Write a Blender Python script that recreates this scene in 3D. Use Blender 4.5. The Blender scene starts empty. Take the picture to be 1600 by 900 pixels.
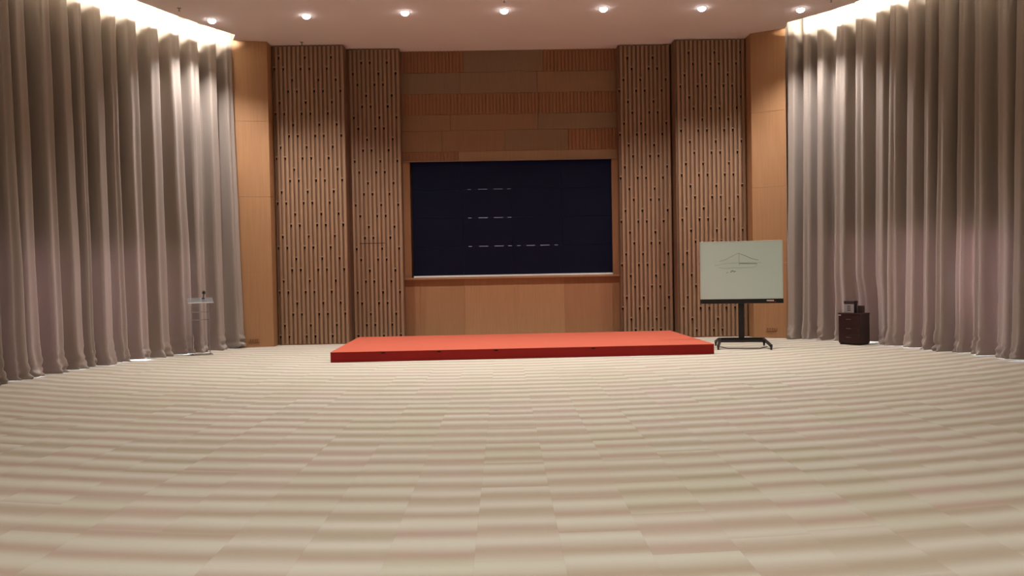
import bpy, math, random
from mathutils import Vector, noise
random.seed(7)
PI = math.pi
sc = bpy.context.scene
COL = sc.collection

# ------------------------------------------------------------------ materials
def srgb(r, g, b):
    f = lambda c: (c/255/12.92) if c/255 <= 0.04045 else ((c/255+0.055)/1.055)**2.4
    return (f(r), f(g), f(b), 1)

class NT:
    def __init__(s, name):
        s.m = bpy.data.materials.new(name); s.m.use_nodes = True
        s.t = s.m.node_tree; s.n = s.t.nodes; s.l = s.t.links
        s.b = s.n['Principled BSDF']; s.out = s.n['Material Output']
    def node(s, kind, **kw):
        n = s.n.new(kind)
        for k, v in kw.items(): setattr(n, k, v)
        return n
    def put(s, sock, v):
        if isinstance(v, bpy.types.NodeSocket): s.l.new(v, sock)
        elif v is not None: sock.default_value = v
    def math(s, op, a, b=None, c=None):
        n = s.node('ShaderNodeMath', operation=op)
        s.put(n.inputs[0], a); s.put(n.inputs[1], b)
        if c is not None: s.put(n.inputs[2], c)
        return n.outputs[0]
    def mix(s, f, a, b, mode='MIX'):
        n = s.node('ShaderNodeMix', data_type='RGBA', blend_type=mode)
        s.put(n.inputs[0], f); s.put(n.inputs[6], a); s.put(n.inputs[7], b)
        return n.outputs[2]
    def coord(s, which='Object'):
        return s.node('ShaderNodeTexCoord').outputs[which]
    def geo(s): return s.node('ShaderNodeNewGeometry').outputs['Position']
    def noise(s, scale, detail=3, vec=None, rough=.5):
        n = s.node('ShaderNodeTexNoise'); n.inputs['Scale'].default_value = scale
        n.inputs['Detail'].default_value = detail; n.inputs['Roughness'].default_value = rough
        if vec is not None: s.l.new(vec, n.inputs['Vector'])
        return n.outputs['Fac']
    def ramp(s, f, stops):
        n = s.node('ShaderNodeValToRGB'); s.l.new(f, n.inputs[0])
        e = n.color_ramp.elements
        while len(e) < len(stops): e.new(.5)
        for i, (p, c) in enumerate(stops): e[i].position = p; e[i].color = c
        return n.outputs[0]
    def bump(s, h, strength=.3, dist=.01):
        n = s.node('ShaderNodeBump'); n.inputs['Strength'].default_value = strength
        n.inputs['Distance'].default_value = dist; s.l.new(h, n.inputs['Height'])
        s.l.new(n.outputs[0], s.b.inputs['Normal'])
    def stretch(s, v, x, y, z):
        n = s.node('ShaderNodeMapping'); n.inputs['Scale'].default_value = (x, y, z)
        s.l.new(v, n.inputs['Vector']); return n.outputs[0]

def plain(name, col, rough=.5, metal=0, spec=.5, noise_amt=.06, scale=8, emit=None):
    t = NT(name)
    nz = t.noise(scale, 3, t.coord())
    c = t.mix(nz, tuple(max(0, x*(1-noise_amt)) for x in col[:3])+(1,), tuple(min(1, x*(1+noise_amt)) for x in col[:3])+(1,))
    t.l.new(c, t.b.inputs['Base Color'])
    t.b.inputs['Roughness'].default_value = rough; t.b.inputs['Metallic'].default_value = metal
    t.b.inputs['Specular IOR Level'].default_value = spec
    if emit:
        t.b.inputs['Emission Color'].default_value = emit[0]; t.b.inputs['Emission Strength'].default_value = emit[1]
    return t.m

def wood(name, a, b, rough=.55, grain=(30, 30, 1.2), spec=.3, groove=False):
    t = NT(name)
    p = t.geo()
    nz = t.noise(1.0, 4, t.stretch(p, *grain), .6)
    big = t.noise(.9, 2, p)
    c = t.mix(t.ramp(nz, [(.3, (0, 0, 0, 1)), (.7, (1, 1, 1, 1))]), a, b)
    c = t.mix(t.math('MULTIPLY', big, .25), c, tuple(x*.75 for x in a[:3])+(1,))
    t.l.new(c, t.b.inputs['Base Color'])
    t.b.inputs['Roughness'].default_value = rough
    t.b.inputs['Specular IOR Level'].default_value = spec
    t.bump(nz, .12, .003)
    return t.m

M = {}
M['panel'] = wood('acoustic_wood', srgb(148, 107, 73), srgb(158, 116, 81))
M['panel_light'] = wood('acoustic_wood_light', srgb(156, 114, 79), srgb(167, 124, 88))
M['panel_dark'] = wood('acoustic_wood_dark', srgb(146, 102, 70), srgb(156, 111, 78))
M['pillar'] = wood('pillar_veneer', srgb(154, 112, 76), srgb(165, 122, 84))
M['slat'] = wood('slat_veneer', srgb(142, 110, 84), srgb(154, 120, 93), rough=.5)
M['slat_back'] = wood('slat_backing_veneer', srgb(114, 84, 62), srgb(124, 92, 69), rough=.6)
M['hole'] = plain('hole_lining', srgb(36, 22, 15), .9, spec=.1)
M['board_plain'] = wood('bulkhead_plain', srgb(124, 97, 72), srgb(132, 104, 78))
M['board_light'] = wood('bulkhead_light', srgb(142, 110, 80), srgb(152, 119, 88))
M['board_grooved'] = wood('bulkhead_grooved', srgb(138, 93, 62), srgb(147, 100, 68))
M['board_mid'] = wood('bulkhead_mid', srgb(131, 98, 70), srgb(139, 105, 76))
M['joint'] = plain('joint_shadow_gap', srgb(70, 44, 28), .8)
M['red_top'] = None
M['ceil'] = plain('ceiling_paint', srgb(222, 206, 200), .8, noise_amt=.01, scale=1)
M['cove_white'] = plain('cove_paint', srgb(240, 238, 230), .8, noise_amt=.01)
M['plaster'] = plain('plaster', srgb(205, 195, 185), .8, noise_amt=.02)
M['black'] = plain('black_metal', srgb(24, 19, 19), .45, spec=.4)
M['black_gloss'] = plain('black_bezel', srgb(16, 14, 15), .3)
M['white_trim'] = plain('white_trim', srgb(215, 213, 208), .5)
M['frame_alu'] = plain('thin_light_frame', srgb(205, 198, 185), .35, metal=.3)
M['glassboard'] = plain('whiteboard_surface', srgb(190, 205, 196), .3, noise_amt=.015, scale=2, spec=.5)
M['ink'] = plain('faint_marker_ink', srgb(118, 128, 122), .7)
M['ink_faint'] = plain('fainter_marker_ink', srgb(150, 160, 151), .7)
M['red_mark'] = plain('red_mark', srgb(190, 40, 34), .5)
M['white_mark'] = plain('white_mark', srgb(230, 222, 218), .5)
M['cab'] = wood('cabinet_dark_veneer', srgb(44, 20, 19), srgb(52, 25, 23), rough=.4, grain=(4, 4, 30))
M['cab_edge'] = plain('cabinet_gap', srgb(14, 8, 8), .8)
M['handle'] = plain('brushed_handle', srgb(120, 100, 96), .35, metal=.7)
M['box_grey'] = plain('grey_plastic', srgb(150, 140, 140), .5)
M['box_dark'] = plain('dark_plastic', srgb(40, 22, 22), .45)
M['rubber'] = plain('caster_rubber', srgb(20, 18, 18), .7)
M['socket'] = plain('socket_plate', srgb(150, 104, 68), .4)
M['socket_slot'] = plain('socket_slots', srgb(70, 46, 32), .6)
M['sprinkler'] = plain('sprinkler_metal', srgb(150, 140, 132), .35, metal=.8)
M['lamp_ring'] = plain('lamp_ring', srgb(205, 205, 205), .4)
M['lamp_lens'] = plain('lamp_lens', (1, 1, 1, 1), .4, emit=((1, .97, .97, 1), 14), noise_amt=0)
M['cove_lens'] = plain('cove_lens', (1, 1, 1, 1), .4, emit=((1, .97, .84, 1), 900), noise_amt=0)
M['window_frame'] = plain('window_frame', srgb(150, 150, 150), .5)

def m_screen():
    t = NT('dark_led_face')
    nz = t.noise(1.3, 2, t.geo())
    c = t.mix(nz, srgb(5, 6, 18), srgb(11, 12, 22))
    t.l.new(c, t.b.inputs['Base Color']); t.b.inputs['Roughness'].default_value = .5
    t.b.inputs['Specular IOR Level'].default_value = .12
    t.b.inputs['Emission Color'].default_value = srgb(12, 14, 48); t.b.inputs['Emission Strength'].default_value = .12  # faint navy glow added to panels that are switched off
    return t.m
M['screen'] = m_screen()
M['screen_gap'] = plain('led_cabinet_gap', srgb(6, 6, 10), .8, spec=.1)
M['dash'] = plain('glint_paint', srgb(150, 150, 170), .4, emit=(srgb(160, 160, 185), .12))  # pale, faintly glowing colour imitating reflected light on the seams

def m_red(name, a, b):
    t = NT(name)
    p = t.geo()
    nz = t.noise(60, 3, p); big = t.noise(1.1, 3, p)
    c = t.mix(nz, a, b)
    c = t.mix(t.math('MULTIPLY', big, .3), c, tuple(x*.85 for x in a[:3])+(1,))
    t.l.new(c, t.b.inputs['Base Color']); t.b.inputs['Roughness'].default_value = .85
    t.b.inputs['Specular IOR Level'].default_value = .2
    t.bump(nz, .3, .004); return t.m
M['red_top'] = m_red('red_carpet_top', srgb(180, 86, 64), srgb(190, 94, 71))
M['red_shaded'] = m_red('red_carpet_shaded', srgb(132, 26, 22), srgb(142, 31, 26))  # shade of the stage front painted in as a darker red

def m_curtain():
    t = NT('curtain_satin')
    p = t.geo()
    weave = t.noise(1.0, 2, t.stretch(p, 140, 140, 60))
    cr = t.noise(1.0, 3, t.stretch(p, 9, 9, 3))
    base = t.mix(weave, srgb(150, 136, 125), srgb(172, 158, 146))
    t.l.new(base, t.b.inputs['Base Color'])
    t.b.inputs['Roughness'].default_value = .40
    t.b.inputs['Specular IOR Level'].default_value = .55
    t.b.inputs['Sheen Weight'].default_value = .25
    t.b.inputs['Sheen Roughness'].default_value = .4
    h = t.math('ADD', t.math('MULTIPLY', weave, .25), cr)
    t.bump(h, .25, .012)
    tr = t.node('ShaderNodeBsdfTranslucent'); tr.inputs['Color'].default_value = srgb(190, 164, 158)
    mx = t.node('ShaderNodeMixShader'); mx.inputs[0].default_value = .22
    t.l.new(t.b.outputs[0], mx.inputs[1]); t.l.new(tr.outputs[0], mx.inputs[2])
    t.l.new(mx.outputs[0], t.out.inputs['Surface'])
    return t.m
M['curtain'] = m_curtain()

def m_glass(name, col=(.96, .98, .98, 1), rough=.02):
    t = NT(name)
    t.b.inputs['Base Color'].default_value = col
    t.b.inputs['Roughness'].default_value = rough
    t.b.inputs['Transmission Weight'].default_value = 1
    t.b.inputs['IOR'].default_value = 1.45
    return t.m
def m_acrylic():
    t = NT('clear_acrylic')
    tr = t.node('ShaderNodeBsdfTransparent'); tr.inputs[0].default_value = (.93, .94, .94, 1)
    gl = t.node('ShaderNodeBsdfGlossy'); gl.inputs['Roughness'].default_value = .06
    lw = t.node('ShaderNodeLayerWeight'); lw.inputs[0].default_value = .35
    mx = t.node('ShaderNodeMixShader'); t.l.new(lw.outputs['Fresnel'], mx.inputs[0])
    t.l.new(tr.outputs[0], mx.inputs[1]); t.l.new(gl.outputs[0], mx.inputs[2])
    df = t.node('ShaderNodeBsdfDiffuse'); df.inputs[0].default_value = srgb(205, 200, 198)
    m2 = t.node('ShaderNodeMixShader'); m2.inputs[0].default_value = .1
    t.l.new(mx.outputs[0], m2.inputs[1]); t.l.new(df.outputs[0], m2.inputs[2])
    t.l.new(m2.outputs[0], t.out.inputs['Surface']); return t.m
M['acrylic'] = m_acrylic()
def m_pane():
    t = NT('window_pane')
    tr = t.node('ShaderNodeBsdfTransparent'); tr.inputs[0].default_value = (.9, .95, 1, 1)
    gl = t.node('ShaderNodeBsdfGlossy'); gl.inputs['Roughness'].default_value = .05
    mx = t.node('ShaderNodeMixShader'); mx.inputs[0].default_value = .06
    t.l.new(tr.outputs[0], mx.inputs[1]); t.l.new(gl.outputs[0], mx.inputs[2])
    t.l.new(mx.outputs[0], t.out.inputs['Surface']); return t.m
M['pane'] = m_pane()

def m_carpet():
    """carpet tiles 0.5 m wide; soft ribbed bands that run across the hall in shallow arcs around the stage"""
    t = NT('striped_carpet_tiles')
    sep = t.node('ShaderNodeSeparateXYZ'); t.l.new(t.geo(), sep.inputs[0])
    X, Y = sep.outputs[0], sep.outputs[1]
    arc = t.math('MULTIPLY', t.math('MULTIPLY', X, X), .035)
    Yc = t.math('SUBTRACT', Y, arc)
    colf = t.math('DIVIDE', t.math('SUBTRACT', X, .31), .5)
    col = t.math('FLOOR', colf)
    wn = t.node('ShaderNodeTexWhiteNoise', noise_dimensions='1D'); t.l.new(col, wn.inputs['W'])
    v = t.math('ADD', t.math('DIVIDE', Yc, .78), wn.outputs['Value'])
    row = t.math('FLOOR', v)
    cmb = t.node('ShaderNodeCombineXYZ'); t.l.new(col, cmb.inputs[0]); t.l.new(row, cmb.inputs[1])
    w2 = t.node('ShaderNodeTexWhiteNoise', noise_dimensions='2D'); t.l.new(cmb.outputs[0], w2.inputs['Vector'])
    rs = t.node('ShaderNodeSeparateColor'); t.l.new(w2.outputs['Color'], rs.inputs[0])
    r1, r2, r3 = rs.outputs
    # bands: every stripe with its own small shift per tile
    ph = t.math('ADD', t.math('DIVIDE', t.math('SUBTRACT', Yc, 4.45-.0975), .39), t.math('MULTIPLY', t.math('SUBTRACT', r1, .5), .30))
    s = t.math('SINE', t.math('MULTIPLY', ph, 2*PI))
    s2 = t.math('SINE', t.math('ADD', t.math('MULTIPLY', ph, 4*PI), t.math('MULTIPLY', r3, 6)))
    band = t.math('ADD', t.math('MULTIPLY', s, .46), t.math('MULTIPLY', s2, .06))
    band = t.math('ADD', band, .5)
    fine = t.noise(1.0, 2, t.stretch(t.geo(), 14, 150, 1))
    grain = t.noise(260, 2, t.geo())
    band = t.math('ADD', band, t.math('MULTIPLY', t.math('SUBTRACT', fine, .5), .25))
    tint = t.ramp(r2, [(0, srgb(176, 160, 140)), (.5, srgb(181, 158, 143)), (1, srgb(170, 159, 134))])
    lite = t.ramp(r3, [(0, srgb(202, 200, 180)), (.5, srgb(207, 204, 188)), (1, srgb(203, 196, 182))])
    c = t.mix(band, tint, lite)
    # tile seam
    fr = t.math('FRACT', colf)
    seam = t.math('LESS_THAN', t.math('ABSOLUTE', t.math('SUBTRACT', fr, .5)), .494)
    c = t.mix(t.math('MULTIPLY', t.math('SUBTRACT', 1, seam), .05), c, srgb(110, 95, 78))
    c = t.mix(t.math('MULTIPLY', grain, .16), c, srgb(130, 118, 102))
    wear = t.noise(.22, 3, t.geo())
    c = t.mix(t.ramp(wear, [(.45, (0, 0, 0, 1)), (.7, (.25, .25, .25, 1))]), c, srgb(168, 156, 122))
    t.l.new(c, t.b.inputs['Base Color'])
    t.b.inputs['Roughness'].default_value = .9; t.b.inputs['Specular IOR Level'].default_value = .15
    t.b.inputs['Sheen Weight'].default_value = .15
    t.bump(t.math('ADD', grain, fine), .35, .004)
    return t.m
M['carpet'] = m_carpet()

# ------------------------------------------------------------------ mesh helpers
class MB:
    def __init__(s): s.v = []; s.f = []
    def add(s, vs, fs):
        b = len(s.v); s.v += [tuple(v) for v in vs]; s.f += [tuple(i+b for i in f) for f in fs]; return s
    def box(s, x0, x1, y0, y1, z0, z1):
        v = [(x0,y0,z0),(x1,y0,z0),(x1,y1,z0),(x0,y1,z0),(x0,y0,z1),(x1,y0,z1),(x1,y1,z1),(x0,y1,z1)]
        return s.add(v, [(3,2,1,0),(4,5,6,7),(0,1,5,4),(1,2,6,5),(2,3,7,6),(3,0,4,7)])
    def bar(s, a, b, w, h, up=(0,0,1)):
        a, b = Vector(a), Vector(b); d = (b-a).normalized(); up = Vector(up)
        r = d.cross(up)
        if r.length < 1e-4: r = d.cross(Vector((0,1,0)))
        r.normalize(); u = r.cross(d).normalized()
        c = [(-1,-1),(1,-1),(1,1),(-1,1)]
        v = [a+r*(i*w/2)+u*(j*h/2) for i,j in c]+[b+r*(i*w/2)+u*(j*h/2) for i,j in c]
        return s.add(v, [(0,1,2,3),(7,6,5,4),(0,4,5,1),(1,5,6,2),(2,6,7,3),(3,7,4,0)])
    def tube(s, a, b, r0, r1=None, n=16):
        r1 = r0 if r1 is None else r1
        a, b = Vector(a), Vector(b); d = (b-a).normalized()
        r = d.orthogonal().normalized(); u = d.cross(r)
        v = []
        for p, rr in ((a, r0), (b, r1)):
            for k in range(n):
                t = 2*PI*k/n; v.append(p + (r*math.cos(t)+u*math.sin(t))*rr)
        f = [(k,(k+1)%n,n+(k+1)%n,n+k) for k in range(n)]+[tuple(range(n-1,-1,-1)), tuple(range(n,2*n))]
        return s.add(v, f)
    def lathe(s, prof, c=(0,0,0), n=24):
        v = []; f = []
        for (r, z) in prof:
            for k in range(n):
                t = 2*PI*k/n; v.append((c[0]+r*math.cos(t), c[1]+r*math.sin(t), c[2]+z))
        for i in range(len(prof)-1):
            for k in range(n):
                f.append((i*n+k, i*n+(k+1)%n, (i+1)*n+(k+1)%n, (i+1)*n+k))
        f.append(tuple(range(n-1,-1,-1))); f.append(tuple((len(prof)-1)*n+k for k in range(n)))
        return s.add(v, f)
    def build(s, name, mat, parent=None, bevel=0, smooth=False, seg=2):
        me = bpy.data.meshes.new(name); me.from_pydata(s.v, [], s.f)
        me.materials.append(mat)
        if smooth: me.polygons.foreach_set('use_smooth', [True]*len(me.polygons))
        me.validate(); me.update()
        o = bpy.data.objects.new(name, me); COL.objects.link(o)
        if parent: o.parent = parent
        if bevel:
            b = o.modifiers.new('bevel', 'BEVEL'); b.width = bevel; b.segments = seg; b.limit_method = 'ANGLE'; b.angle_limit = .6
        return o

def tag(o, label=None, cat=None, group=None, kind=None):
    if label: o['label'] = label
    if cat: o['category'] = cat
    if group: o['group'] = group
    if kind: o['kind'] = kind
    return o
def empty(name, loc, rz=0):
    o = bpy.data.objects.new(name, None); o.location = loc; o.rotation_euler = (0,0,rz)
    o.empty_display_size = .2; COL.objects.link(o); return o
def copy_tree(o, parent=None):
    c = o.copy(); COL.objects.link(c); c.parent = parent
    for ch in list(o.children): copy_tree(ch, c)
    return c
def struct(o): o['kind'] = 'structure'; return o

ZC = 6.9            # ceiling height
YB = 19.83          # back wall face

# ------------------------------------------------------------------ side tracks (curved side walls)
LT = [(18.72,-5.90),(18.0,-6.33),(17.4,-6.66),(16.6,-7.0),(15.7,-7.36),(14.8,-7.62),(13.8,-7.84),(12.8,-7.98),(11.5,-8.1),(9.5,-8.18),(7,-8.2),(4,-8.2),(0,-8.2),(-6,-8.2)]
RT = [(18.45,6.3),(17.9,6.78),(17.3,7.24),(16.5,7.66),(15.6,7.92),(14.7,8.16),(13.7,8.34),(12.7,8.45),(11.4,8.52),(9.5,8.56),(7,8.58),(4,8.58),(0,8.58),(-6,8.58)]
class Track:
    def __init__(s, pts, sign):
        P = [Vector((x, y)) for y, x in pts]; out = []
        for i in range(len(P)-1):
            p0 = P[max(0,i-1)]; p1 = P[i]; p2 = P[i+1]; p3 = P[min(len(P)-1,i+2)]
            for k in range(12):
                t = k/12
                out.append(.5*((2*p1)+(p2-p0)*t+(2*p0-5*p1+4*p2-p3)*t*t+(3*p1-p0-3*p2+p3)*t**3))
        out.append(P[-1]); s.p = out; s.sign = sign
        s.d = [0]
        for a, b in zip(out, out[1:]): s.d.append(s.d[-1]+(b-a).length)
        s.len = s.d[-1]
    def at(s, u):
        u = max(0, min(s.len-1e-6, u)); lo, hi = 0, len(s.d)-1
        while hi-lo > 1:
            m = (lo+hi)//2
            if s.d[m] <= u: lo = m
            else: hi = m
        f = (u-s.d[lo])/(s.d[hi]-s.d[lo]); p = s.p[lo].lerp(s.p[hi], f)
        a = s.p[max(0,lo-2)]; b = s.p[min(len(s.p)-1,hi+2)]; t = (b-a).normalized()
        n = Vector((-t.y, t.x))
        if n.x*s.sign > 0: n = -n      # n points into the room
        return p, t, n
    def u_of_y(s, y):
        for i in range(len(s.p)-1):
            if s.p[i].y >= y >= s.p[i+1].y:
                f = (s.p[i].y-y)/max(1e-9, s.p[i].y-s.p[i+1].y); return s.d[i]+f*(s.d[i+1]-s.d[i])
        return s.len
TL, TR = Track(LT, -1), Track(RT, 1)

# ------------------------------------------------------------------ shell
fl = MB().box(-10, 10.5, -6.5, 20.2, -.12, 0).build('floor', M['carpet']); struct(fl)

# ceiling slab with curved sides stopping short of the curtains (the light cove lies between)
EDGE = .36
def edge_pts(T, off, step=.35, y_min=-6):
    res = []; u = 0
    while u < T.len:
        p, t, n = T.at(u); q = p+n*off; res.append((q.x, q.y)); u += step
    p, t, n = T.at(T.len); res.append(((p+n*off).x, -6.0)); return res
L = edge_pts(TL, EDGE); R = edge_pts(TR, EDGE)
L = [(-5.97, 18.7)]+[q for q in L if q[1] < 18.5]; R = [(6.36, 18.3)]+[q for q in R if q[1] < 18.2]
mb = MB()
poly = [(-5.97, 20.2)]+L+R[::-1]+[(6.36, 20.2)]
n = len(poly)
mb.add([(x,y,ZC) for x,y in poly]+[(x,y,ZC+.04) for x,y in poly],
       [tuple(range(n)), tuple(range(2*n-1,n-1,-1))]+[(i,i+n,(i+1)%n+n,(i+1)%n) for i in range(n)])
ce = struct(mb.build('ceiling', M['ceil']))
# upper slab closing the cove
cu = struct(MB().box(-10.5, 11, -6.5, 20.4, 7.5, 7.6).build('ceiling_cove_slab', M['cove_white']))

# side walls behind the curtains, with a low glazed band
def side_wall(T, name, spans, off=-.42, z0=.06, z1=2.25, wn=1):
    root = empty(name, (0,0,0)); struct(root)
    mb = MB(); N = 120; us = [T.len*i/N for i in range(N+1)]
    for a, b in spans: us += [a, b]
    us = sorted(set(us))
    def ring(u):
        p, t, n = T.at(u); return p+n*off, p+n*(off-.18)
    def slab(a, b, za, zb):
        (p0,q0),(p1,q1) = ring(a), ring(b)
        v = [(p0.x,p0.y,za),(p1.x,p1.y,za),(q1.x,q1.y,za),(q0.x,q0.y,za),(p0.x,p0.y,zb),(p1.x,p1.y,zb),(q1.x,q1.y,zb),(q0.x,q0.y,zb)]
        mb.add(v, [(3,2,1,0),(4,5,6,7),(0,1,5,4),(1,2,6,5),(2,3,7,6),(3,0,4,7)])
    for a, b in zip(us, us[1:]):
        m = (a+b)/2
        if any(s0 <= m <= s1 for s0, s1 in spans):
            slab(a, b, 0, z0); slab(a, b, z1, 7.55)
        else: slab(a, b, 0, 7.55)
    mb.build('wall_panel', M['plaster'], root)
    # windows
    for k, (a, b) in enumerate(spans):
        w = empty('window_%d' % (wn+k), (0,0,0)); struct(w)
        fr = MB(); pn = MB()
        p0 = T.at(a); p1 = T.at(b)
        A = p0[0]+p0[2]*(off-.09); B = p1[0]+p1[2]*(off-.09)
        for za in (z0+.02, z1-.03): fr.bar((A.x,A.y,za),(B.x,B.y,za),.05,.05)
        for f in (0, .5, 1):
            q = A.lerp(B, f); fr.bar((q.x,q.y,z0),(q.x,q.y,z1),.05,.05)
        d = (B-A).normalized(); pn.bar((A.x,A.y,(z0+z1)/2),(B.x,B.y,(z0+z1)/2),.008,z1-z0-.02)
        fr.build('window_frame', M['window_frame'], w); pn.build('window_pane', M['pane'], w)
    return root
u = TL.u_of_y
left_spans = [(u(18.2), u(16.9)), (u(16.6), u(15.2)), (u(14.8), u(13.2))]
u = TR.u_of_y
right_spans = [(u(18.15), u(16.75)), (u(16.6), u(15.2)), (u(15.0), u(13.3))]
side_wall(TL, 'wall_left', left_spans, wn=1)
side_wall(TR, 'wall_right', right_spans, wn=4)
struct(MB().box(-10, 10.5, -6.4, -6.1, 0, 7.5).build('wall_rear', M['plaster']))

# short return walls closing the curtain pockets beside the pillars
struct(MB().box(-8.3, -6.0, 18.95, 19.1, 0, 7.5).build('wall_return_left', M['plaster']))
struct(MB().box(6.37, 8.7, 18.75, 18.9, 0, 7.5).build('wall_return_right', M['plaster']))

# ------------------------------------------------------------------ back wall
wb = struct(empty('wall_back', (0, YB, 0)))
def wbox(name, mat, x0, x1, z0, z1, y0=YB, y1=20.1, bevel=.002):
    return MB().box(x0, x1, y0-YB, y1-YB, z0, z1).build(name, mat, wb, bevel)
wbox('wall_core', M['joint'], -6.4, 6.8, 0, 7.5, 20.05, 20.3, 0)
WX0, WX1 = -2.52, 2.86
# lower boards between stage and screen
xs = [WX0, -2.12, -2.0, -.93, .26, 1.47, 2.63, WX1]
mats = ['panel_dark', 'panel', 'panel', 'panel_light', 'panel_light', 'panel_dark', 'panel']
for i in range(7):
    wbox('lower_board', M[mats[i]], xs[i]+.001, xs[i+1]-.001, 0, 1.46, YB)
# wood strips beside the screen
wbox('side_board', M['panel'], WX0, -2.19, 1.46, 4.28, YB)
wbox('side_board', M['panel'], 2.645, WX1, 1.46, 4.28, YB)
# bulkhead over the screen: courses of boards, some finely grooved
zs = [4.28, 4.50, 4.85, 5.36, 5.85, 6.36, 6.9]
def grooved(x0, x1, z0, z1, mat='board_grooved'):
    mb = MB(); n = int((x1-x0)/.083)
    w = (x1-x0)/n
    for i in range(n):
        a = x0+i*w
        mb.box(a+.015, a+w-.015, -.004, .06, z0, z1)
    mb.box(x0, x1, .022, .2, z0, z1)
    return mb.build('grooved_board', M[mat], wb)
courses = [
    (4.28, 4.50, [(WX0, -1.02, 'g'), (-1.02, WX1, 'light')]),
    (4.50, 5.0, [(WX0, -1.4, 'mid'), (-1.4, .1, 'mid'), (.1, 1.62, 'plain'), (1.62, WX1, 'g')]),
    (5.0, 5.38, [(WX0, -1.2, 'mid'), (-1.2, .9, 'mid'), (.9, WX1, 'plain')]),
    (5.38, 5.88, [(WX0, WX1, 'g')]),
    (5.88, 6.38, [(WX0, -.95, 'plain'), (-.95, .9, 'plain'), (.9, WX1, 'mid')]),
    (6.38, 6.9, [(WX0, -.86, 'g'), (-.86, 1.05, 'plain'), (1.05, WX1, 'g')]),
]
for z0, z1, segs in courses:
    for x0, x1, k in segs:
        if k == 'g': grooved(x0, x1, z0+.002, z1-.002)
        else: wbox('bulkhead_board', M['board_'+k], x0+.002, x1-.002, z0+.002, z1-.002, YB, 20.04, .003)
# ledge under the screen
struct(MB().box(WX0+.02, WX1-.02, YB-.09, YB+.02, 1.45, 1.50).build('trim_1', M['panel'], None, .005))
struct(MB().box(WX0+.02, WX1-.02, YB-.05, YB+.02, 4.265, 4.285).build('trim_2', M['board_light'], None, .003))

# pillars either side
def pillar(name, face, back_y=20.2):
    (x0,y0),(x1,y1) = face
    root = struct(empty(name, (x0, y0, 0)))
    zj = [0, 1.7, 3.4, 5.1, 6.9]
    for a, b in zip(zj, zj[1:]):
        mb = MB()
        lo, hi = a+(.0015 if a else 0), b-(.0015 if b < 6.8 else 0)
        v = [(0,0,lo),(x1-x0,y1-y0,lo),(x1-x0,back_y-y0,lo),(0,back_y-y0,lo)]
        v += [(p[0],p[1],hi) for p in v]
        mb.add(v, [(3,2,1,0),(4,5,6,7),(0,1,5,4),(1,2,6,5),(2,3,7,6),(3,0,4,7)])
        mb.build('veneer_board', M['pillar'], root, .002)
    mb = MB(); i = .012
    mb.box(min(0,x1-x0)+i, max(0,x1-x0)-i, .3, back_y-y0, .01, 6.89)
    mb.build('pillar_core', M['joint'], root)
pillar('wall_pillar_left', ((-5.99, 18.66), (-5.24, 18.80)))
pillar('wall_pillar_right', ((5.70, 18.76), (6.36, 18.38)))

# ------------------------------------------------------------------ slatted timber screens
def slat_screen(x0, y, n, pat, zref, label, side):
    """n slats; pat = four sets of gap indices with a peg and a dark hole"""
    p = .1
    root = empty('slat_screen', (x0, y, 0))
    tag(root, label, 'slatted wall panel', 'slatted timber panels beside the screen')
    W = n*p
    ms = MB()
    H = 6.88
    for i in range(n):
        a = i*p+.042
        ms.box(a, a+.056, 0, .06, .02, H)
    ms.build('slat_grid', M['slat'], root, .004, seg=1)
    bk = MB(); pegs = []
    rows = []
    k = 0
    while zref+.257*4*6-.257*k > .1:
        z = zref+.257*4*6-.257*k; rows.append((z, k % 4)); k += 1
    for i in range(n):
        a, b = i*p-.006, i*p+.042
        zsh = sorted(z for z, r in rows if i in pat[r] and z < H-.1)
        z = .02
        for zh in zsh:
            bk.box(a, b, .034, .06, z, zh-.056); z = zh
            pegs.append((a, zh))
        bk.box(a, b, .034, .06, z, H)
    bk.box(0, W, .0, .06, 0, .02)
    bk.build('backing_board', M['slat_back'], root)
    p0 = None
    for a, zh in pegs:
        if p0 is None: o = p0 = MB().box(.0, .052, -.007, .05, 0, .028).build('peg', M['slat'], root)
        else: o = p0.copy(); COL.objects.link(o); o.parent = root
        o.location = (a, 0, zh)
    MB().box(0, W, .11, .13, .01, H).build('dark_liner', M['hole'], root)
    # side cheek so the panel reads as a solid box against the wall
    ck = MB(); ck.box(-.012, 0, .0, YB-.014-y, 0, H); ck.box(W, W+.012, .0, YB-.014-y, 0, H)
    ck.build('side_cheek', M['slat_back'], root, .002)
    return root
OA = [{4,10,14}, {3,5,9,11,15}, {1,7,13}, {0,2,6,8,12}]
IA = [{1,7,11}, {2,6,8,12}, {4,10}, {3,5,9}]
OB = [{2,6,12}, {1,5,7,11,13}, {3,9,15}, {4,8,10,14}]
IB = [{1,5,11}, {0,4,6,10}, {2,8}, {3,7,9}]
slat_screen(-5.19, 19.12, 16, OA, 3.045, 'outer slatted timber panel between the left pillar and its narrower neighbour', 0)
slat_screen(-3.56, 19.50, 12, IA, 3.26, 'narrower slatted timber panel directly left of the dark screen', 0)
slat_screen(2.80, 19.50, 12, IB, 3.02, 'narrower slatted timber panel directly right of the dark screen', 1)
slat_screen(4.06, 19.12, 16, OB, 3.02, 'outer slatted timber panel behind the white board, next to the right pillar', 1)
# fill between outer panel and pillars
struct(MB().box(-5.238, -5.205, 19.2, 19.3, 0, 6.9).build('trim_3', M['pillar']))
struct(MB().box(5.674, 5.70, 19.2, 19.3, 0, 6.9).build('trim_4', M['pillar']))

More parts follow.
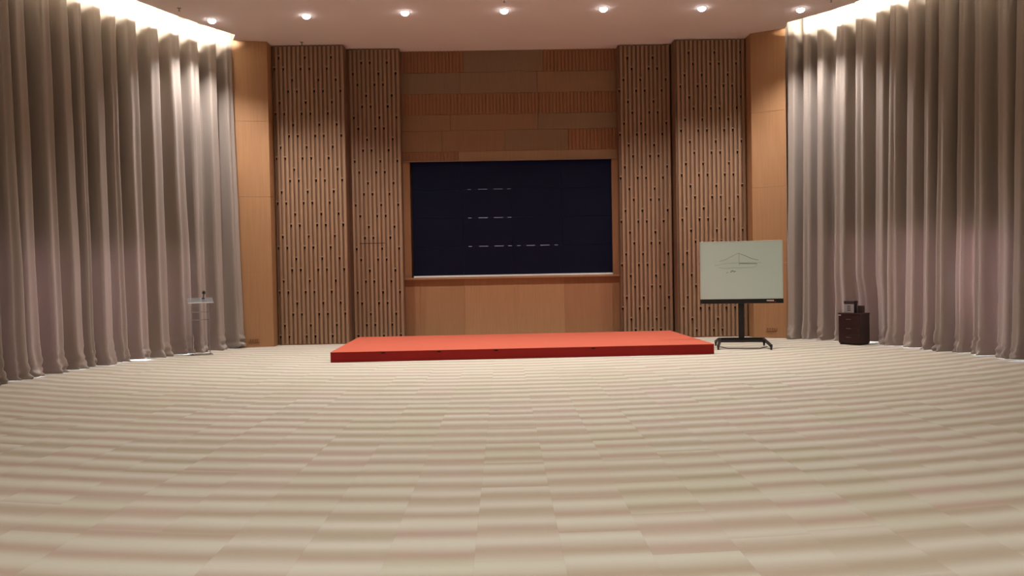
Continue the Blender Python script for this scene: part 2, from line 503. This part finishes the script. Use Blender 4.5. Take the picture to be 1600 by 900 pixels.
# the horizontal cut line across the inner left panel
cut = MB()
cut.box(.2, .79, -.003, .004, 2.325, 2.338)
scr = [o for o in bpy.data.objects if o.name.startswith('slat_screen') and o.parent is None][1]
cut.build('cut_line', M['hole'], scr)

# ------------------------------------------------------------------ LED video wall
vw = empty('video_wall', (-2.14, 19.92, 1.545))
tag(vw, 'large dark navy video wall of sixteen switched-off panels above the red stage', 'screen')
PW, PH = 4.78/4, 2.735/4
pan = MB().box(.0015, PW-.0015, -.04, .03, .0015, PH-.0015).build('display_panel', M['screen'], vw, .001, seg=1)
for r in range(4):
    for c in range(4):
        o = pan if (r == 0 and c == 0) else pan.copy()
        if o is not pan: COL.objects.link(o); o.parent = vw
        o.location = (c*PW, 0, r*PH)
MB().box(-.01, 4.79, .03, .1, -.01, 2.745).build('back_frame', M['screen_gap'], vw)
MB().box(.0, 4.78, -.10, .02, -.05, -.005).build('bottom_strip', M['white_trim'], vw, .004)
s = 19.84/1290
for r, cs in ((3, (1,)), (2, (1,)), (1, (1, 2))):  # painted strips where light reflects off the horizontal panel seams
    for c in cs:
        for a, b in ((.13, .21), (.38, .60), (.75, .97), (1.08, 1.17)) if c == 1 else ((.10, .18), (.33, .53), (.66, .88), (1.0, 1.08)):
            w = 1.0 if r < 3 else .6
            MB().box(c*PW+a, c*PW+b, -.043, -.039, r*PH-.007*w, r*PH+.007*w).build('painted_glint', M['dash'], vw)
MB().box(2*PW-.03, 2*PW-.01, -.043, -.039, PH+.03, PH+.09).build('smudge', M['screen_gap'], vw)

# ------------------------------------------------------------------ red stage
st = empty('stage_platform', (.31, 16.98, 0), math.radians(1.6))
tag(st, 'low wide red carpeted stage platform on the striped floor', 'stage')
w, d, h = 7.1/2, 3.55/2, .19
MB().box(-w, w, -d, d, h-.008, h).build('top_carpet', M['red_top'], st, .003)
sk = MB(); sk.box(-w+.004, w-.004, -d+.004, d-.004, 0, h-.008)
sk.build('side_skirt', M['red_shaded'], st, .003)
for x in (-2.62, -1.6, -.55, 1.25): MB().box(x, x+.07, -d-.002, -d+.006, h-.04, h-.022).build('edge_nick', M['hole'], st)

# ------------------------------------------------------------------ mobile white board
bd = empty('mobile_whiteboard', (4.755, 16.45, 0), math.radians(-10))
tag(bd, 'pale grey-green board with faint sketch on a black wheeled stand', 'whiteboard')
W2 = .79
z0, z1 = .885, 2.12
MB().box(-W2, W2, -.02, .03, z0+.09, z1).build('board_surface', M['glassboard'], bd, .004)
e = MB(); e.box(-W2-.012, -W2, -.026, .035, z0+.09, z1+.01); e.box(W2, W2+.012, -.026, .035, z0+.09, z1+.01)
e.box(-W2-.012, W2+.012, -.026, .035, z1, z1+.012); e.box(-W2, W2, -.026, -.018, z0+.09, z0+.102)
e.build('edge_frame', M['frame_alu'], bd, .002)
tr = MB().box(-W2-.015, W2+.015, -.035, .04, z0, z0+.09).build('bottom_rail', M['black_gloss'], bd, .005)
lb = MB()
for k in range(7): lb.box(.485+k*.02, .485+k*.02+.013, -.038, -.034, z0+.042, z0+.066)
lb.build('maker_mark', M['white_mark'], tr)
MB().box(.53, .66, -.038, -.034, z0+.030, z0+.038).build('mark_underline', M['red_mark'], tr)
# sketch: a cable bridge in faint marker
def ink(pts, wd, mat, name='marker_line'):
    m = MB()
    for a, b in zip(pts, pts[1:]):
        m.bar((a[0], -.0215, a[1]), (b[0], -.0215, b[1]), .003, wd, up=(0, 0, 1)) if abs(a[1]-b[1]) < abs(a[0]-b[0]) else m.bar((a[0], -.0215, a[1]), (b[0], -.0215, b[1]), wd, .003, up=(0, 1, 0))
    return m.build(name, mat, bd)
def bp(px, py):   # zoomed board drawing coordinates -> board metres
    return ((px-490)/982*120*16.45/1290*1.02, z1-.02-(py-60)/900*110*16.45/1290)
ink([bp(225,297), bp(300,275), bp(380,232), bp(455,195)], .008, M['ink_faint'])
ink([bp(455,195), bp(540,228), bp(620,268), bp(700,288)], .009, M['ink'])
ink([bp(165,350), bp(300,325), bp(450,320), bp(600,318), bp(740,320)], .006, M['ink_faint'])
ink([bp(465,205), bp(466,270), bp(468,350)], .009, M['ink_faint'])
ink([bp(470,328), bp(560,330), bp(685,333)], .014, M['ink'])
ink([bp(215,375), bp(300,392), bp(400,380), bp(520,384), bp(640,380), bp(690,350)], .006, M['ink_faint'])
ink([bp(360,440), bp(385,415), bp(400,432), bp(424,425)], .016, M['ink'], 'scribble')
ink([bp(305,445), bp(330,440)], .014, M['ink_faint'], 'scribble')
# stand
MB().box(-.055, .055, .045, .115, .10, z0+.75).build('post', M['black'], bd, .006)
MB().box(-.3, .3, .03, .06, z0+.35, z0+.65).build('mounting_plate', M['black'], bd, .004)
MB().box(-.44, .44, .06, .12, .15, .195).build('cross_bar', M['black'], bd, .006)
MB().box(-.44, .44, -.16, -.10, .12, .165).build('cross_bar', M['black'], bd, .006)
def leg(sx):
    m = MB(); m.bar((sx*.42, .12, .17), (sx*.44, -.13, .145), .05, .045)
    m.bar((sx*.44, -.13, .145), (sx*.50, -.46, .075), .05, .045)
    m.bar((sx*.43, .09, .17), (sx*.48, .42, .085), .05, .045)
    o = m.build('leg', M['black'], bd, .004)
    for yy, xx in ((-.45, .50), (.41, .48)):
        cst = MB(); cst.tube((sx*xx-.014, yy, .032), (sx*xx+.014, yy, .032), .032, n=20)
        cst.box(sx*xx-.022, sx*xx+.022, yy-.02, yy+.02, .045, .085)
        cst.build('caster', M['rubber'], o)
leg(-1); leg(1)
cb = MB()
pts = [(-.45, -.3, .05), (-.3, -.34, .012), (0, -.36, .010), (.3, -.35, .012), (.45, -.3, .05)]
for a, b in zip(pts, pts[1:]): cb.tube(a, b, .007, n=8)
cb.build('tie_rod', M['black'], bd, 0, True)

# ------------------------------------------------------------------ drawer cabinet, right
cabx, caby = 6.97, 16.58
na = math.radians(-142.0)         # direction the front faces
cab = empty('drawer_cabinet', (cabx, caby, 0), na+PI/2)   # local -Y faces front
tag(cab, 'small dark brown three-drawer pedestal cabinet against the right curtain', 'cabinet')
cw, cd, ch = .225, .38, .64
MB().box(-cw, cw, 0, cd, .03, ch-.025).build('body', M['cab'], cab, .003)
MB().box(-cw-.008, cw+.008, -.022, cd+.005, ch-.025, ch).build('top_board', M['cab'], cab, .003)
MB().box(-cw+.015, cw-.015, .015, cd-.01, 0, .03).build('plinth', M['cab_edge'], cab)
MB().box(-cw+.01, -cw+.06, -.0245, -.021, ch-.05, ch-.035).build('lock_plate', M['white_mark'], cab)
zz = [.045, .225, .395, .60]
for a, b in zip(zz, zz[1:]):
    dr = MB().box(-cw+.004, cw-.004, -.018, 0, a+.003, b-.003).build('drawer', M['cab'], cab, .002)
    hz = (a+b)/2+.02
    hd = MB(); hd.bar((-.05, -.036, hz), (.05, -.036, hz), .01, .012); hd.bar((-.045, -.036, hz), (-.045, -.016, hz), .01, .01); hd.bar((.045, -.036, hz), (.045, -.016, hz), .01, .01)
    hd.build('handle', M['handle'], dr, .002)
# small box on top
fx = Vector((math.cos(na+PI/2), math.sin(na+PI/2))); fy = Vector((-fx.y, fx.x))
q = Vector((cabx, caby))+fx*(-.05)+fy*.16
bx = empty('storage_box', (q.x, q.y, ch), na+PI/2+.15)
tag(bx, 'small box with grey front and dark lid on the brown cabinet', 'box')
MB().box(-.10, .10, -.09, .09, 0, .19).build('body', M['box_dark'], bx, .004)
fp = MB().box(-.095, .095, -.097, -.088, .005, .18).build('front_plate', M['box_grey'], bx, .002)
sl = MB()
for z in (.05, .09, .13): sl.box(-.04, .03, -.1, -.096, z, z+.018)
sl.build('slot', M['box_dark'], fp)
MB().box(-.108, .108, -.10, .10, .19, .245).build('lid', M['box_dark'], bx, .008)
q2 = Vector((cabx, caby))+fx*(.135)+fy*.22
b2 = MB().box(-.05, .05, -.05, .05, 0, .15).build('dark_canister', M['box_dark'], None, .01)
b2.location = (q2.x, q2.y, ch); b2.rotation_euler.z = na+PI/2
tag(b2, 'dark upright container right behind the grey-fronted box on the cabinet', 'container')

# ------------------------------------------------------------------ clear lectern, left
lx, ly = -6.28, 17.15
le = empty('acrylic_lectern', (lx, ly, 0), math.radians(24))
tag(le, 'clear acrylic lectern standing before the left curtain', 'lectern')
MB().box(-.22, .22, -.16, .16, 0, .015).build('base_plate', M['acrylic'], le, .003)
for sx in (-1, 1):
    MB().box(sx*.17-.005, sx*.17+.005, -.12, .12, .015, 1.06).build('side_panel', M['acrylic'], le, .002)
MB().box(-.165, .165, -.12, .12, .72, .732).build('shelf', M['acrylic'], le, .002)
MB().box(-.165, .165, -.12, .12, .88, .892).build('shelf', M['acrylic'], le, .002)
t = MB(); a = math.radians(14)
v = []
for z in (0, .012):
    for x, y in ((-.25,-.2),(.25,-.2),(.25,.2),(-.25,.2)): v.append((x, y, 1.12+y*math.sin(a)+z))
t.add(v, [(3,2,1,0),(4,5,6,7),(0,1,5,4),(1,2,6,5),(2,3,7,6),(3,0,4,7)]); t.build('reading_top', M['acrylic'], le, .002)
MB().box(-.25, .25, -.208, -.2, 1.075, 1.092).build('book_stop', M['white_trim'], le, .002)
mc = empty('microphone', (lx+.05, ly+.05, 1.165))
tag(mc, 'small black microphone resting on the clear lectern top', 'microphone')
MB().tube((0, 0, -.01), (.0, 0, .012), .035, .03).build('foot', M['black'], mc)
MB().tube((0, 0, .01), (.01, 0, .09), .010, .010).build('neck', M['black'], mc)
m = MB(); m.lathe([(.008, 0), (.028, .01), (.034, .035), (.030, .06), (.012, .075)], (.012, 0, .085), 18); m.build('head', M['black'], mc, 0, True)

# ------------------------------------------------------------------ curtains
def make_curtain(T, ua, ub, seed, label, first=False, lean_end=0.0, hide=False):
    rng = random.Random(seed)
    ua += .003; ub -= .003; Lc = ub-ua
    # irregular pleats: list of pleat boundaries
    b = [0.0]
    while b[-1] < Lc: b.append(b[-1]+rng.uniform(.28, .58))
    sc_ = Lc/b[-1]; b = [x*sc_ for x in b]
    amp = [rng.uniform(.65, 1.15) for _ in b]; skew = [rng.uniform(.35, .62) for _ in b]
    sub = [rng.uniform(0, .32) for _ in b]; drift = [rng.uniform(-.05, .05) for _ in b]
    hemz = [rng.choice([0.004, .004, .008, .03, .05, .012]) for _ in b]
    zs = [0, .02, .045, .07, .10, .13, .17, .22, .28, .34, .42, .5, .6, .75, 1.0, 1.4, 1.9, 2.5, 3.2, 4.0, 4.8, 5.5, 6.1, 6.6, 7.1]
    nu = int(Lc/.018)
    verts = []; faces = []
    for iz, z in enumerate(zs):
        low = max(0, 1-z/.6)
        for iu in range(nu+1):
            s = Lc*iu/nu
            k = 0
            # pleats drift sideways a little towards the floor
            ss = s
            while k < len(b)-2 and b[k+1] < ss: k += 1
            f = (ss-b[k])/(b[k+1]-b[k])
            e = 1 if (0 < k < len(b)-2) else .8
            pk = skew[k]+(drift[k]*2*(1-z/7))
            g = f/pk*.5 if f < pk else .5+(f-pk)/(1-pk)*.5
            c = .5-.5*math.cos(2*PI*g)                 # 0 valley .. 1 crest
            c = min(1, max(0, (c-.12)/.62)); c = c*c*(3-2*c)
            c -= sub[k]*(math.exp(-((f-.5)/.10)**2))*(.3+.7*(1-z/7.1))
            A = .38*amp[k]*(.80+.25*(1-z/7.1))
            off = -.26+A*c
            off += .02*noise.noise(Vector((s*2.2, z*.7, seed)))
            off += .10*low*noise.noise(Vector((s*8, z*12, seed+5)))
            off += .09*low*low*(c-.3)
            p, t, n = T.at(ua+s)
            off -= .06*(z/6.9)*min(1, (ua+s)/.8)
            # the curtain's edge beside the pillar swings into the room low down
            if lean_end:
                off += lean_end*math.exp(-(s/.35)**2)*max(0, 1-z/5.5)
            if T is TR and z < 1.4: off -= .17*math.exp(-((p.y-16.95)/.55)**2)*(1-z/1.4)**.5
            q = p+n*off+t*(drift[k]*.9*(1-z/7)*math.sin(PI*f))
            hz = hemz[k]*(math.sin(PI*f))**2
            zz = max(z, 0)
            if z < .3: zz = z+hz*(1-z/.3)
            verts.append((q.x, q.y, zz+.002))
    w = nu+1
    for iz in range(len(zs)-1):
        for iu in range(nu):
            a = iz*w+iu; faces.append((a, a+1, a+1+w, a+w))
    p0, t0, n0 = T.at((ua+ub)/2)
    root = empty('curtain', (p0.x, p0.y, 0))
    mb = MB(); mb.v = [(x-p0.x, y-p0.y, z) for x, y, z in verts]; mb.f = faces
    o = mb.build('drape', M['curtain'], root, 0, True)
    sd = o.modifiers.new('thick', 'SOLIDIFY'); sd.thickness = .004; sd.offset = 0
    # track along the top
    tk = MB(); nn = 16
    for i in range(nn):
        a_, _, na_ = T.at(ua+Lc*i/nn); b_, _, nb_ = T.at(ua+Lc*(i+1)/nn)
        a_ = a_+na_*(-.12); b_ = b_+nb_*(-.12)
        tk.bar((a_.x-p0.x, a_.y-p0.y, 7.13), (b_.x-p0.x, b_.y-p0.y, 7.13), .04, .04)
    tk.build('curtain_track', M['cove_white'], root)
    tag(root, label, 'curtain')
    return root
u = TL.u_of_y
e0, e1, e2, e3 = u(18.71), u(17.55), u(15.75), u(11.0)
make_curtain(TL, e0, e1, 11, 'narrow taupe satin curtain hanging between left pillar and clear lectern', lean_end=.04)
make_curtain(TL, e1, e2, 23, 'taupe curtain behind the clear lectern, middle one of the left side')
make_curtain(TL, e2, e3, 37, 'wide taupe curtain running out of the photo at the left edge')
u = TR.u_of_y
f0, f1, f2, f3 = u(18.42), u(16.35), u(14.85), u(10.8)
make_curtain(TR, f0, f1, 41, 'taupe satin curtain beside the right pillar, behind the dark cabinet', lean_end=.10)
make_curtain(TR, f1, f2, 53, 'taupe curtain just right of the dark cabinet, middle one of the right side')
make_curtain(TR, f2, f3, 67, 'wide taupe curtain running out of the photo at the right edge')

# ------------------------------------------------------------------ ceiling fittings
dl = empty('downlight', (-5.95, 16.9, ZC))
MB().lathe([(.060, -.004), (.098, -.008), (.10, 0)], n=28).build('ring', M['lamp_ring'], dl, 0, True)
MB().lathe([(.012, -.075), (.05, -.064), (.078, -.038), (.082, -.006)], n=24).build('lens', M['lamp_lens'], dl, 0, True)
LP = [(-5.9, 17.17), (-3.91, 16.96), (-1.89, 16.85), (.12, 16.82), (2.13, 16.8), (4.14, 16.85), (6.22, 17.03)]
dnames = ['leftmost, beside the left light cove', 'above the outer left slatted panel', 'left of centre, above the inner left slatted panel',
          'in line with the middle of the dark screen', 'right of centre, above the screen right edge', 'above the outer right slatted panel', 'rightmost, beside the right light cove']
for k in range(7):
    o = dl if k == 0 else copy_tree(dl)
    o.location = LP[k]+(ZC,)
    tag(o, 'small round white ceiling spotlight, '+dnames[k], 'ceiling light', 'row of ceiling downlights')

sp = empty('ceiling_sprinkler', (0, 16.2, ZC))
MB().lathe([(.028, -.006), (.040, -.004), (.042, 0)], n=20).build('escutcheon', M['sprinkler'], sp, 0, True)
m = MB(); m.tube((0,0,-.004), (0,0,-.05), .012, .009, 12); m.lathe([(.004, -.062), (.026, -.060), (.026, -.056), (.004, -.05)], n=16); m.build('deflector', M['sprinkler'], sp)
spots = [(-6.27, 16.4, 'small metal sprinkler between the leftmost downlight and the left cove'), (6.62, 16.45, 'small metal sprinkler by the right cove, behind the rightmost downlight'),
         (.12, 16.16, 'small metal sprinkler in front of the central downlight'), (-4.47, 18.9, 'small sprinkler close to the top of the outer left slatted panel')]
for k, (x, y, lab) in enumerate(spots):
    o = sp if k == 0 else copy_tree(sp)
    o.location = (x, y, ZC); tag(o, lab, 'sprinkler', 'ceiling sprinklers')

# cove light tubes: lie on the ceiling edge, behind a small upstand
def cove(T, label, ua, ub):
    root = empty('cove_light', (0, 0, 0)); mb = MB(); hb = MB()
    n = 40
    for i in range(n):
        a, _, na_ = T.at(ua+(ub-ua)*i/n); b, _, nb_ = T.at(ua+(ub-ua)*(i+1)/n)
        a1 = a+na_*(EDGE+.12); b1 = b+nb_*(EDGE+.12)
        mb.tube((a1.x, a1.y, 7.0), (b1.x, b1.y, 7.0), .025, n=8)
        hb.bar((a1.x, a1.y, 6.957), (b1.x, b1.y, 6.957), .05, .03)
    mb.build('light_tube', M['cove_lens'], root); hb.build('batten', M['cove_white'], root)
    tag(root, label, 'cove light')
cove(TL, 'warm white strip light glowing in the ceiling cove over the left curtains', TL.u_of_y(18.2), TL.u_of_y(11))
cove(TR, 'warm white strip light glowing in the ceiling cove over the right curtains', TR.u_of_y(17.9), TR.u_of_y(11))

# low socket plates on the pillars
def socket(x, y, z, rz, label):
    r = empty('wall_socket', (x, y, z), rz)
    pl = MB().box(-.12, .12, -.012, 0, -.04, .04).build('plate', M['socket'], r, .004)
    s_ = MB()
    for k in (-.07, -.02, .03, .07): s_.box(k-.008, k+.008, -.014, -.011, -.02, .02)
    s_.build('slot', M['socket_slot'], pl)
    tag(r, label, 'wall socket', 'low sockets on the pillars')
socket(-5.66, 18.715, .16, math.atan2(.12, .86), 'small brown socket plate low on the left pillar')
socket(6.03, 18.56, .20, math.atan2(-.38, .66), 'small brown socket plate low on the right pillar')

# ------------------------------------------------------------------ lights
def spot(x, y, z, e, ang=110, blend=.6, col=(1, .93, .86), aim=None, r=.06):
    l = bpy.data.lights.new('lamp', 'SPOT'); l.energy = e; l.spot_size = math.radians(ang); l.spot_blend = blend
    l.color = col; l.shadow_soft_size = r
    o = bpy.data.objects.new('lamp', l); COL.objects.link(o); o.location = (x, y, z)
    if aim:
        d = Vector(aim)-Vector((x, y, z)); o.rotation_euler = d.to_track_quat('-Z', 'Y').to_euler()
    return o
E = [700, 560, 330, 300, 330, 560, 700]
for k in range(7):
    spot(LP[k][0], LP[k][1], ZC-.09, E[k], 112, .7, (1, .97, .97))
for y, n_, e in ((13.0, 6, 300), (8.5, 6, 70), (5.0, 6, 170), (1.0, 6, 190), (-3, 5, 110)):
    for k in range(n_):
        spot(-4.4+9.2*k/(n_-1), y, ZC-.05, e, 104, .7, (1, .97, .93))
# daylight outside the side windows
def day(x, y, rz, e):
    l = bpy.data.lights.new('daylight', 'AREA'); l.shape = 'RECTANGLE'; l.size = 5.5; l.size_y = 1.2; l.energy = e; l.color = (.85, .92, 1)
    o = bpy.data.objects.new('daylight', l); COL.objects.link(o); o.location = (x, y, 1.5)
    o.rotation_euler = (PI/2, 0, rz); return o
day(-9.6, 17.0, math.radians(-60), 500)
day(10.0, 17.0, math.radians(60), 900)
w = bpy.data.worlds.new('world'); sc.world = w; w.use_nodes = True
w.node_tree.nodes['Background'].inputs[0].default_value = (.75, .85, 1, 1)
w.node_tree.nodes['Background'].inputs[1].default_value = 22

# ------------------------------------------------------------------ camera
cd_ = bpy.data.cameras.new('camera'); cam = bpy.data.objects.new('camera', cd_); COL.objects.link(cam)
cd_.sensor_width = 36; cd_.lens = 36*1290/1600; cd_.clip_end = 200
cam.location = (0, 0, 1.6)
from mathutils import Matrix
yaw = math.radians(-.60); pitch = math.radians(-1.12); roll = math.radians(-1.05)
mat = Matrix.Rotation(yaw, 4, 'Z') @ Matrix.Rotation(PI/2+pitch, 4, 'X') @ Matrix.Rotation(roll, 4, 'Z')
cam.rotation_euler = mat.to_euler()
sc.camera = cam
vs = sc.view_settings
vs.view_transform = 'Standard'; vs.look = 'None'; vs.gamma = 1; vs.use_curve_mapping = False; vs.exposure = 0.0
sc.cycles.use_denoising = True
sc.cycles.max_bounces = 10; sc.cycles.diffuse_bounces = 5; sc.cycles.transmission_bounces = 10
sc.cycles.sample_clamp_indirect = 6
